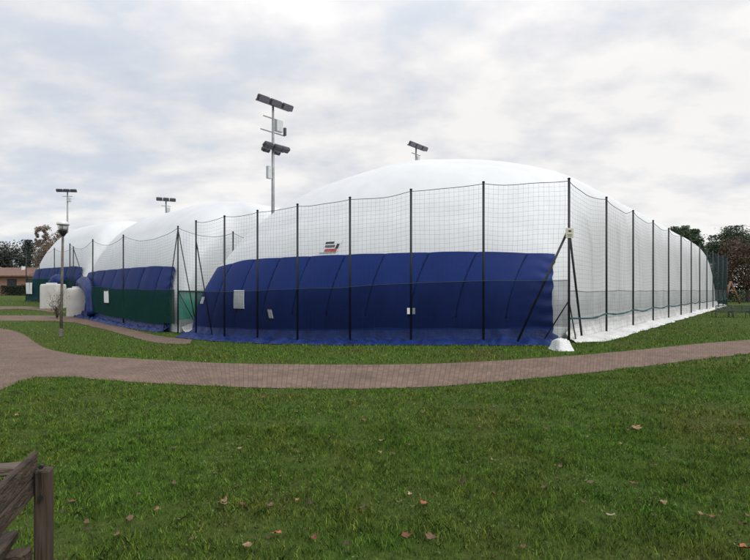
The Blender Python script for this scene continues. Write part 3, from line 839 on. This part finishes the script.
def hedge(name, label, xa, ya, xb, yb, h, w, n, leaf=.09):
    z = gz(xa, ya); L = math.hypot(xb - xa, yb - ya); d = np.array([xb - xa, yb - ya]) / L; nr = np.array([-d[1], d[0]])
    s = rng.uniform(0, L, n); q = rng.uniform(-1, 1, n); zz = rng.uniform(0, 1, n) ** .8
    k = rng.integers(0, 3, n); q = np.where(k == 0, np.sign(q) * rng.uniform(.85, 1.05, n), q); zz = np.where(k == 1, rng.uniform(.92, 1.04, n), zz)
    bumpz = np.array([1 + .08 * noise.noise(Vector((v * .8, h, xa))) for v in s])
    zg = ground(xa + d[0] * s, ya + d[1] * s) - z
    C = np.c_[d[0] * s + nr[0] * q * w / 2, d[1] * s + nr[1] * q * w / 2, zg + zz * h * bumpz]
    o = quads_mesh(name, C, leaf, M['hedge']); o.location = (xa, ya, z)
    return tag(o, label, 'hedge')
x, y = at(6, 295.3); x2, y2 = at(28, 295.6)
hedge('hedge', 'clipped dark hedge before the brick house', x, y, x2, y2, 1.65, 1.8, 9000, .10)
hedge('hedge', 'dark hedge along the far lawn at the right edge', 41, 72, 90, 66, 2.0, 2.0, 16000, .14)
hedge('hedge', 'dark hedge behind the right hand dome far end', 14, 92, 45, 76, 2.2, 2.0, 5000, .16)
hedge('hedge', 'far dark hedge line left of the brick house', -140, 112, -60, 120, 2.6, 3, 12000, .22)

# sapling beside the path lamp
sx, sy = at(57, 318.5); sz = gz(sx, sy)
st = thing('shrub', 'small leafless shrub between the lamp post and the heater units', 'shrub', (sx, sy, sz))
mb = MB()
for k in range(18):
    a = random.uniform(0, 6.28); r = random.uniform(.1, .55); h = random.uniform(.7, 1.7)
    p = limb(mb, (0, 0, 0), (r * math.cos(a), r * math.sin(a), h), .014, .005, 1.2)
    for q in p[2::1]:
        limb(mb, q, (q.x + random.uniform(-.3, .3), q.y + random.uniform(-.3, .3), q.z + random.uniform(.05, .35)), .006, .003, 1)
mb.build('stems', M['trunk'], st)
quads_mesh('leaves', np.c_[rng.normal(0, .28, 260), rng.normal(0, .28, 260), rng.uniform(.25, 1.5, 260)], .035, M['hedge'], st)

# ------------------------------------------------------------------ brick house far left
hx0, hx1, hyv = -86.0, -66.6, 96.0
hz0 = gz(-70, 96)
ht = thing('brick_house', 'low brick house with brown tiled roof behind the hedge', 'house', ((hx0 + hx1) / 2, hyv, hz0))
def W(z): return hz0 + z
part(MB().box(((hx0 + hx1) / 2, hyv + 5, W(1.95)), (hx1 - hx0, 10, 3.9)), 'wall', M['brick'], ht)
rz0, rz1 = 3.75, 5.5
m = MB().add([(hx0 - .6, hyv - .8, W(rz0)), (hx1 + .5, hyv - .8, W(rz0)), (hx1 + .5, hyv + 10.8, W(rz0)), (hx0 - .6, hyv + 10.8, W(rz0)), (hx0 + 1, hyv + 5, W(rz1)), (hx1 - .3, hyv + 5, W(rz1)),
              (hx0 - .6, hyv - .8, W(rz0 - .22)), (hx1 + .5, hyv - .8, W(rz0 - .22)), (hx1 + .5, hyv + 10.8, W(rz0 - .22)), (hx0 - .6, hyv + 10.8, W(rz0 - .22))],
             [(0, 1, 5, 4), (1, 2, 5), (2, 3, 4, 5), (3, 0, 4), (6, 7, 1, 0), (7, 8, 2, 1), (8, 9, 3, 2), (9, 6, 0, 3), (9, 8, 7, 6)])
rf = part(m, 'roof', M['roof'], ht)
part(MB().box((-69.9, hyv + 3.4, W(5.2)), (.5, .5, .9), bev=.03), 'chimney', M['white'], rf)
for wx, ww in ((-69.7, 1.75), (-75.5, 1.6), (-81, 1.6)):
    f = part(MB().box((wx, hyv - .03, W(2.35)), (ww, .08, 1.5)), 'window', M['lampbody'], ht)
    part(MB().box((wx, hyv - .085, W(2.35)), (ww - .2, .03, 1.3)), 'pane', M['darkglass'], f)
    part(MB().box((wx, hyv - .08, W(1.54)), (ww + .25, .18, .1)), 'sill', M['concrete'], f)
part(MB().box((-66.55 - .9, hyv - .04, W(1.1)), (.9, .1, 2.1)), 'door', M['timber'], ht)

# ------------------------------------------------------------------ right: bench, timber play frame, lawn fence
bx, by = at(732.5, 317.6); bz = gz(bx, by); brz = -.22
bt = thing('park_bench', 'grey metal park bench with mesh back on the far lawn', 'bench', (bx, by, bz))
def L2(u, v, z): return (bx + u * math.cos(brz) - v * math.sin(brz), by + u * math.sin(brz) + v * math.cos(brz), bz + z)
def bbox(name, c, s, mm='benchmetal', rx=0.0):
    return part(MB().box(L2(*c), s, brz, rx=rx, bev=.006), name, M[mm], bt)
for k in (-.47, .47):
    mb = MB()
    mb.box(L2(k, -.04, .70), (.9, .03, .04), brz); mb.box(L2(k, .0, .30), (.9, .03, .04), brz)
    for i in range(15):
        u = k - .43 + .86 * i / 14
        if i % 7 == 0: mb.tube([L2(u, .0, .30), L2(u, -.04, .70)], .011, 6)
    for i in range(4): mb.box(L2(k, -.012 - .008 * i, .375 + .085 * i), (.88, .016, .044), brz)
    part(mb, 'backrest', M['benchmetal'], bt)
    mb = MB()
    for i in range(9): mb.box(L2(k, .06 + .05 * i, .36), (.9, .026, .02), brz)
    part(mb, 'seat', M['benchmetal'], bt)
for u in (-.90, -.03, .03, .90):
    part(MB().tube([L2(u, -.045, .72), L2(u, .0, .30), L2(u, -.06, 0)], .020, 7).tube([L2(u, .0, .34), L2(u, .47, .34), L2(u, .50, 0)], .020, 7), 'leg', M['benchmetal'], bt, True)
px0 = thing('play_frame', 'orange timber climbing frame on the far lawn before the russet tree', 'play frame', (43.2, 60.5, 0))
fx, fy = 43.2, 60.5
for a, b, r in (((-.9, 0, 0), (-.1, .1, 2.7), .11), ((.95, 0, 0), (-.1, .1, 2.7), .11), ((-.5, 1.5, 0), (-.1, .1, 2.6), .09)):
    part(MB().tube([(fx + a[0], fy + a[1], a[2]), (fx + b[0], fy + b[1], b[2])], r, 8), 'leg', M['timber'], px0, True)
part(MB().tube([(fx - 2.0, fy + .3, 1.62), (fx + .35, fy, 1.5)], .08, 8), 'beam', M['timber'], px0, True)
part(MB().tube([(fx - 2.0, fy + .3, 0), (fx - 2.0, fy + .3, 1.7)], .09, 8), 'post', M['timber'], px0, True)
# low dark mesh fence across the far lawn
fz = thing('metal_fence', 'dark metal mesh fence across the far lawn behind the play frame', 'fence', (38, 64, 0))
for i in range(14):
    X0 = 38 + i * 2.2
    part(MB().box((X0, 64 - i * .12, .85), (.07, .07, 1.7)), 'post', M['post'], fz)
mb = MB()
for i in range(13):
    X0 = 38 + i * 2.2; Y0 = 64 - i * .12
    for k in range(22): mb.box((X0 + .1 * k, Y0 - .0055 * k, .85), (.018, .012, 1.5))
    for z in (.15, .6, 1.1, 1.6): mb.box((X0 + 1.1, Y0 - .06, z), (2.1, .03, .03), -.0545)
part(mb, 'mesh', M['post'], fz)

# ------------------------------------------------------------------ weathered wooden bench at the lower left corner
d = np.array([.325, -.945]); d /= np.linalg.norm(d); nL = np.array([d[1], -d[0]])   # along the bench towards the camera / to the seat side
if nL[0] > 0: nL = -nL
o0 = np.array([-1.452, 2.20]); wz = gz(*o0); wrz = math.atan2(d[1], d[0])
wt = thing('wooden_bench', 'weathered wooden bench cut off by the lower left corner', 'bench', (o0[0], o0[1], wz))
def plank(name, s0, s1, n0_, n1_, z0, z1, mm='wood', rx=0.0, bev=.006):
    c = o0 + d * (s0 + s1) / 2 + nL * (n0_ + n1_) / 2
    return part(MB().box((c[0], c[1], wz + (z0 + z1) / 2), (s1 - s0, n1_ - n0_, z1 - z0), wrz, rx=rx, bev=bev), name, M[mm], wt)
for s in (0., 1.55):
    plank('post', s - .035, s + .035, -.026, .034, -.05, .853, 'wood_up')
for i, (z0, z1) in enumerate(((.828, .925), (.742, .822))):
    plank('back_plank', -.035, 1.60, .036, .062, z0, z1)
for i in range(4):
    plank('seat_plank', -.06, 1.68, .115 + i * .115, .215 + i * .115, .535, .577)
for s in (0.06, 1.5):
    plank('seat_bearer', s - .035, s + .035, .04, .56, .45, .533)
    plank('leg', s - .04, s + .04, .44, .53, -.05, .45, 'wood_up')
for s in (-.11, 1.61):
    plank('arm_rest', s - .045, s + .045, .10, .66, .815, .852, 'wood_lt')
    plank('arm_post', s - .035, s + .035, .54, .61, -.05, .813, 'wood_up')
for s in (.0, 1.55):
    for z in (.75, .88):
        c = o0 + d * (s + .05) + nL * .0
        part(MB().tube([(c[0], c[1], wz + z), (c[0] + d[0] * .012, c[1] + d[1] * .012, wz + z)], .010, 8), 'bolt', M['bolt'], wt)

# ------------------------------------------------------------------ grass blades (uncountable) and leaves
def blades(n, y0, y1, hmin, hmax, w, name, label, spread=.80, pad=1.2, keep=None):
    u = rng.random(n); y = np.sqrt(y0 * y0 + u * (y1 * y1 - y0 * y0)); x = rng.uniform(-1, 1, n) * (spread * y + pad)
    ok = ~in_paths(x + rng.normal(0, .045, n), y + rng.normal(0, .045, n))
    if keep is not None: ok &= keep(x, y)
    x, y = x[ok], y[ok]; n = len(x)
    nz = np.array([noise.noise(Vector((a * 2.2, b * 2.2, 0))) + .6 * noise.noise(Vector((a * 7, b * 7, 4))) for a, b in zip(x, y)])
    thin = rng.random(n) < np.clip(.85 + .9 * nz, .45, 1); x, y, nz = x[thin], y[thin], nz[thin]; n = len(x)
    h = rng.uniform(hmin, hmax, n) * np.clip(1 + .75 * nz, .4, 1.7); a = rng.uniform(0, 6.283, n); z = ground(x, y)
    ln = rng.uniform(.1, 1.1, n) * h; b = rng.uniform(0, 6.283, n)
    dx, dy = np.cos(a) * w, np.sin(a) * w; lx, ly = np.cos(b) * ln, np.sin(b) * ln
    P = np.stack([np.c_[x - dx, y - dy, z - .004], np.c_[x + dx, y + dy, z - .004],
                  np.c_[x + lx * .4 + dx * .7, y + ly * .4 + dy * .7, z + h * .62], np.c_[x + lx, y + ly, z + h], np.c_[x + lx * .4 - dx * .7, y + ly * .4 - dy * .7, z + h * .62]], 1).reshape(-1, 3)
    me = bpy.data.meshes.new(name); me.vertices.add(5 * n); me.vertices.foreach_set('co', P.ravel())
    me.loops.add(5 * n); me.loops.foreach_set('vertex_index', np.arange(5 * n))
    me.polygons.add(n); me.polygons.foreach_set('loop_start', np.arange(n) * 5); me.polygons.foreach_set('loop_total', np.full(n, 5))
    me.materials.append(M['blade']); me.update()
    o = bpy.data.objects.new(name, me); COL.objects.link(o)
    return tag(o, label, 'grass', kind='stuff')
dF = dome1.F
def lawn_only(x, y):
    """no blades under the domes' skirts"""
    k = np.ones(len(x), bool)
    for dm, m in ((dome1, .9), (dome2, .6), (dome3, .4)):
        Fx = np.r_[dm.F - dm.d * m, (dm.F + dm.d * 40)[::-1]]
        c = np.zeros(len(x), bool); j = len(Fx) - 1
        for i in range(len(Fx)):
            xi, yi = Fx[i]; xj, yj = Fx[j]
            if yi != yj: c ^= ((yi > y) != (yj > y)) & (x < (xj - xi) * (y - yi) / (yj - yi) + xi)
            j = i
        k &= ~c
    return k
blades(190000, 2.2, 6.0, .016, .044, .0028, 'grass', 'short green grass of the foreground lawn')
blades(140000, 6.0, 10.6, .018, .045, .0045, 'grass', 'short green grass of the lawn up to the brick path')
blades(120000, 10.6, 24, .03, .065, .0085, 'grass', 'short green grass between the brick path and the domes', keep=lambda x, y: lawn_only(x, y) & (rng.random(len(x)) < 1 - .8 * sm(13, 24, y)))
blades(60000, 18, 62, .04, .08, .016, 'grass', 'grass of the far lawn beside the domes', keep=lambda x, y: lawn_only(x, y) & (rng.random(len(x)) < sm(18, 25, y) * (1 - .9 * sm(28, 62, y))))

def leaf_mesh(L, seed, curl):
    r = random.Random(seed); n = 18; vs = [(0, 0, .006)]
    for i in range(n):
        a = 2 * math.pi * i / n; rad = L * (.36 + .14 * abs(math.cos(a * 2.5 + .2)) + .06 * r.uniform(-1, 1)) * (1.15 if abs(math.cos(a)) > .8 else .9)
        x, y = rad * math.cos(a), rad * math.sin(a)
        vs.append((x, y, .006 + curl * (x * x + .6 * y * y) / L + r.uniform(-.1, .1) * L * .15))
    mb = MB().add(vs, [(0, i + 1, (i + 1) % n + 1) for i in range(n)])
    mb.tube([(L * .45, 0, .012 + curl * L * .2), (L * .8, .01, .02)], .0022, 5)
    return mb
LM = {k: mat('leaf_' + k, c, .7, .25, 40) for k, c in dict(tan=(.24, .150, .078), brown=(.115, .066, .034), red=(.14, .050, .026), orange=(.30, .10, .042), pale=(.34, .27, .19), dark=(.055, .032, .024)).items()}
LG = 'fallen leaves on the foreground lawn'
marked = [(636, 431.5, .145, 'tan', 'large tan fallen leaf on the right half of the front lawn'),
          (607, 521, .105, 'pale', 'pale tan fallen leaf low on the lawn at the right of centre'),
          (277, 539.5, .10, 'orange', 'orange red fallen leaf low on the lawn left of centre'),
          (247, 552, .085, 'tan', 'light brown fallen leaf at the bottom of the lawn left of the orange leaf'),
          (431, 543.5, .09, 'brown', 'brown fallen leaf near the bottom centre of the lawn'),
          (363, 423.5, .11, 'red', 'dark red fallen leaf in the middle of the lawn below the path'),
          (745, 555, .11, 'orange', 'bright orange fallen leaf in the bottom right corner'),
          (72, 506.5, .07, 'red', 'small red fallen leaf just right of the wooden bench post'),
          (410, 499.5, .05, 'pale', 'tiny whitish fallen leaf on the lawn right of centre'),
          (424, 508.5, .07, 'orange', 'small orange fallen leaf next to the tiny whitish leaf'),
          (590, 487, .075, 'brown', 'curled brown fallen leaf above the pale tan leaf'),
          (633, 488, .075, 'red', 'reddish fallen leaf right of the curled brown leaf')]
for px, py, L, c, lab in marked:
    x, y = at(px, py); z = gz(x, y) + .034
    o = leaf_mesh(L * .8, px, random.uniform(.5, 1.2)).build('fallen_leaf', LM[c], smooth=False); o.location = (x, y, z)
    o.rotation_euler = (random.uniform(-.3, .3), random.uniform(-.3, .3), random.uniform(0, 6.28)); tag(o, lab, 'leaf', LG)
small = [(85, 527), (86, 534), (61, 517), (107, 450), (118, 459), (302, 467), (278, 482), (364, 512), (214, 477), (310, 508), (270, 510), (425, 415), (533, 417), (588, 507), (461, 487), (624, 370), (700, 371), (678, 413), (711, 455), (712, 461), (737, 428), (690, 370), (550, 432), (463, 487), (140, 440), (180, 395), (276, 406), (85, 400), (60, 405), (205, 400), (330, 440), (480, 430), (655, 520), (700, 520), (560, 470), (120, 540), (160, 515), (190, 545), (345, 550), (520, 552), (640, 545), (590, 440), (620, 447), (250, 440), (30, 430), (20, 410), (110, 395), (745, 520), (390, 470)]
small += [(random.uniform(0, 750), 392 + 165 * random.random() ** 1.3) for _ in range(60)]
for k, (px, py) in enumerate(small):
    if px < 60 and py > 450: continue
    x, y = at(px + random.uniform(-3, 3), py); z = gz(x, y) + .03
    o = leaf_mesh(random.uniform(.03, .06), k, random.uniform(.4, 1.6)).build('fallen_leaf', LM[random.choice(('brown', 'brown', 'dark', 'red', 'tan'))]); o.location = (x, y, z)
    o.rotation_euler = (random.uniform(-.4, .4), random.uniform(-.4, .4), random.uniform(0, 6.28))
    tag(o, 'small dull brown fallen leaf lying in the front lawn', 'leaf', LG)
# leaf crumbs too small to count
n = 5000; y = rng.uniform(2.4, 10, n); x = rng.uniform(-1, 1, n) * (.8 * y + 1); ok = ~in_paths(x, y); x, y = x[ok], y[ok]
C = np.c_[x, y, ground(x, y) + .018]
# the crumbs gather in drifts
C = C[np.array([noise.noise(Vector((a * .9, b * .9, 2))) + .4 * noise.noise(Vector((a * 3, b * 3, 5))) for a, b in zip(x, y)]) > .02]
o = quads_mesh('leaf_litter', C, .013, M['litter'], flat=.8); tag(o, 'scattered crumbs of dead leaves in the lawn', 'leaf litter', kind='stuff')

# low broad leaved weeds mixed into the turf
n = 60000; y = np.sqrt(rng.uniform(2.2 ** 2, 9.5 ** 2, n)); x = rng.uniform(-1, 1, n) * (.8 * y + 1.2)
k = np.array([noise.noise(Vector((a * 1.3 + 20, b * 1.3, 2))) + .5 * noise.noise(Vector((a * 5, b * 5, 6))) for a, b in zip(x, y)]) > .08
k &= ~in_paths(x, y); x, y = x[k], y[k]
o = quads_mesh('clover', np.c_[x, y, ground(x, y) + rng.uniform(.008, .026, len(x))], .011, M['clover'], flat=-1.2); tag(o, 'patches of clover and weeds in the front lawn', 'weeds', kind='stuff')

# ------------------------------------------------------------------ light: overcast daylight
EL, AZ = math.radians(46), math.radians(128)          # sun behind cloud, to the right and a little behind the viewer (azimuth from +Y to +X)
w = bpy.data.worlds.new('World'); S.world = w; w.use_nodes = True
n, l = w.node_tree.nodes, w.node_tree.links
bg = n['Background']; bg.inputs['Strength'].default_value = .1
sky = n.new('ShaderNodeTexSky'); sky.sky_type = 'NISHITA'; sky.sun_disc = False; sky.sun_elevation = EL; sky.sun_rotation = AZ
tc = n.new('ShaderNodeTexCoord')
sep = n.new('ShaderNodeSeparateXYZ'); l.new(tc.outputs['Generated'], sep.inputs[0])
def math_(op, a, b=None, c=None):
    q = n.new('ShaderNodeMath'); q.operation = op
    for i, v in enumerate((a, b, c)):
        if v is None: continue
        if isinstance(v, (int, float)): q.inputs[i].default_value = v
        else: l.new(v, q.inputs[i])
    return q.outputs[0]
zz = math_('ADD', math_('MAXIMUM', sep.outputs['Z'], 0.0), .26)
cx_ = math_('DIVIDE', sep.outputs['X'], zz); cy_ = math_('DIVIDE', sep.outputs['Y'], zz)
cmb = n.new('ShaderNodeCombineXYZ'); l.new(cx_, cmb.inputs[0]); l.new(cy_, cmb.inputs[1])
def wn(scale, det, rough, off, sx=1.0, sy=1.0, dist=.0):
    mp = n.new('ShaderNodeMapping'); mp.inputs['Location'].default_value = off; mp.inputs['Scale'].default_value = (sx, sy, 1)
    l.new(cmb.outputs[0], mp.inputs['Vector'])
    t = n.new('ShaderNodeTexNoise'); t.inputs['Scale'].default_value = scale; t.inputs['Detail'].default_value = det; t.inputs['Roughness'].default_value = rough
    t.inputs['Distortion'].default_value = dist
    l.new(mp.outputs[0], t.inputs['Vector']); return t.outputs['Fac']
A = wn(2.1, 5, .5, (3.1, .4, 0), .8, 1.0, .1); B = wn(6.5, 6, .52, (7.7, 2.0, 0), .75, 1.0, .0)
f = math_('ADD', math_('MULTIPLY', A, .55), math_('MULTIPLY', B, .45))
# broad patch of thinner, brighter cloud up to the right
dirv = n.new('ShaderNodeVectorMath'); dirv.operation = 'DOT_PRODUCT'; nrmz = n.new('ShaderNodeVectorMath'); nrmz.operation = 'NORMALIZE'
l.new(tc.outputs['Generated'], nrmz.inputs[0]); l.new(nrmz.outputs[0], dirv.inputs[0])
dirv.inputs[1].default_value = (.56, .66, .50)
glow = math_('POWER', math_('MAXIMUM', math_('MULTIPLY_ADD', dirv.outputs['Value'], .5, .5), 0.0), 4.0)
f2 = math_('ADD', f, math_('MULTIPLY', glow, .16))
rp = n.new('ShaderNodeValToRGB'); e = rp.color_ramp.elements
e[0].position = .42; e[0].color = (.635, .69, .775, 1); e[1].position = .67; e[1].color = (.99, .965, .94, 1)
q = e.new(.49); q.color = (.70, .735, .795, 1); q = e.new(.565); q.color = (.83, .825, .84, 1)
l.new(f2, rp.inputs[0])
gain = n.new('ShaderNodeVectorMath'); gain.operation = 'SCALE'; l.new(rp.outputs[0], gain.inputs[0])
# an overcast sky is about twice as bright overhead as at eye level
nz_ = n.new('ShaderNodeSeparateXYZ'); l.new(nrmz.outputs[0], nz_.inputs[0])
mr = n.new('ShaderNodeMapRange'); mr.interpolation_type = 'SMOOTHSTEP'; mr.inputs['From Min'].default_value = .30; mr.inputs['From Max'].default_value = 1.0
mr.inputs['To Min'].default_value = 7.4; mr.inputs['To Max'].default_value = 14.0
l.new(nz_.outputs['Z'], mr.inputs['Value']); l.new(mr.outputs[0], gain.inputs['Scale'])
mx = n.new('ShaderNodeMix'); mx.data_type = 'RGBA'; mx.inputs[0].default_value = .93
l.new(sky.outputs[0], mx.inputs[6]); l.new(gain.outputs[0], mx.inputs[7]); l.new(mx.outputs[2], bg.inputs['Color'])

sd = bpy.data.lights.new('sun', 'SUN'); sd.energy = 1.2; sd.angle = math.radians(25); sd.color = (1, .96, .90)
so = bpy.data.objects.new('sun', sd); COL.objects.link(so)
dv = Vector((math.sin(AZ) * math.cos(EL), math.cos(AZ) * math.cos(EL), math.sin(EL)))
so.rotation_euler = dv.to_track_quat('Z', 'Y').to_euler(); so.location = (30, 20, 40)

cam = bpy.data.cameras.new('camera'); co = bpy.data.objects.new('camera', cam); COL.objects.link(co)
co.location = (0, 0, EYE); co.rotation_euler = (math.radians(90), 0, 0)
cam.sensor_width = 36; cam.lens = 36 * F_PX / 750; cam.shift_y = 10 / 750; cam.clip_start = .05; cam.clip_end = 3000
S.camera = co
vs = S.view_settings; vs.view_transform = 'Standard'; vs.look = 'None'; vs.exposure = .42; vs.gamma = 1
vs.use_curve_mapping = False
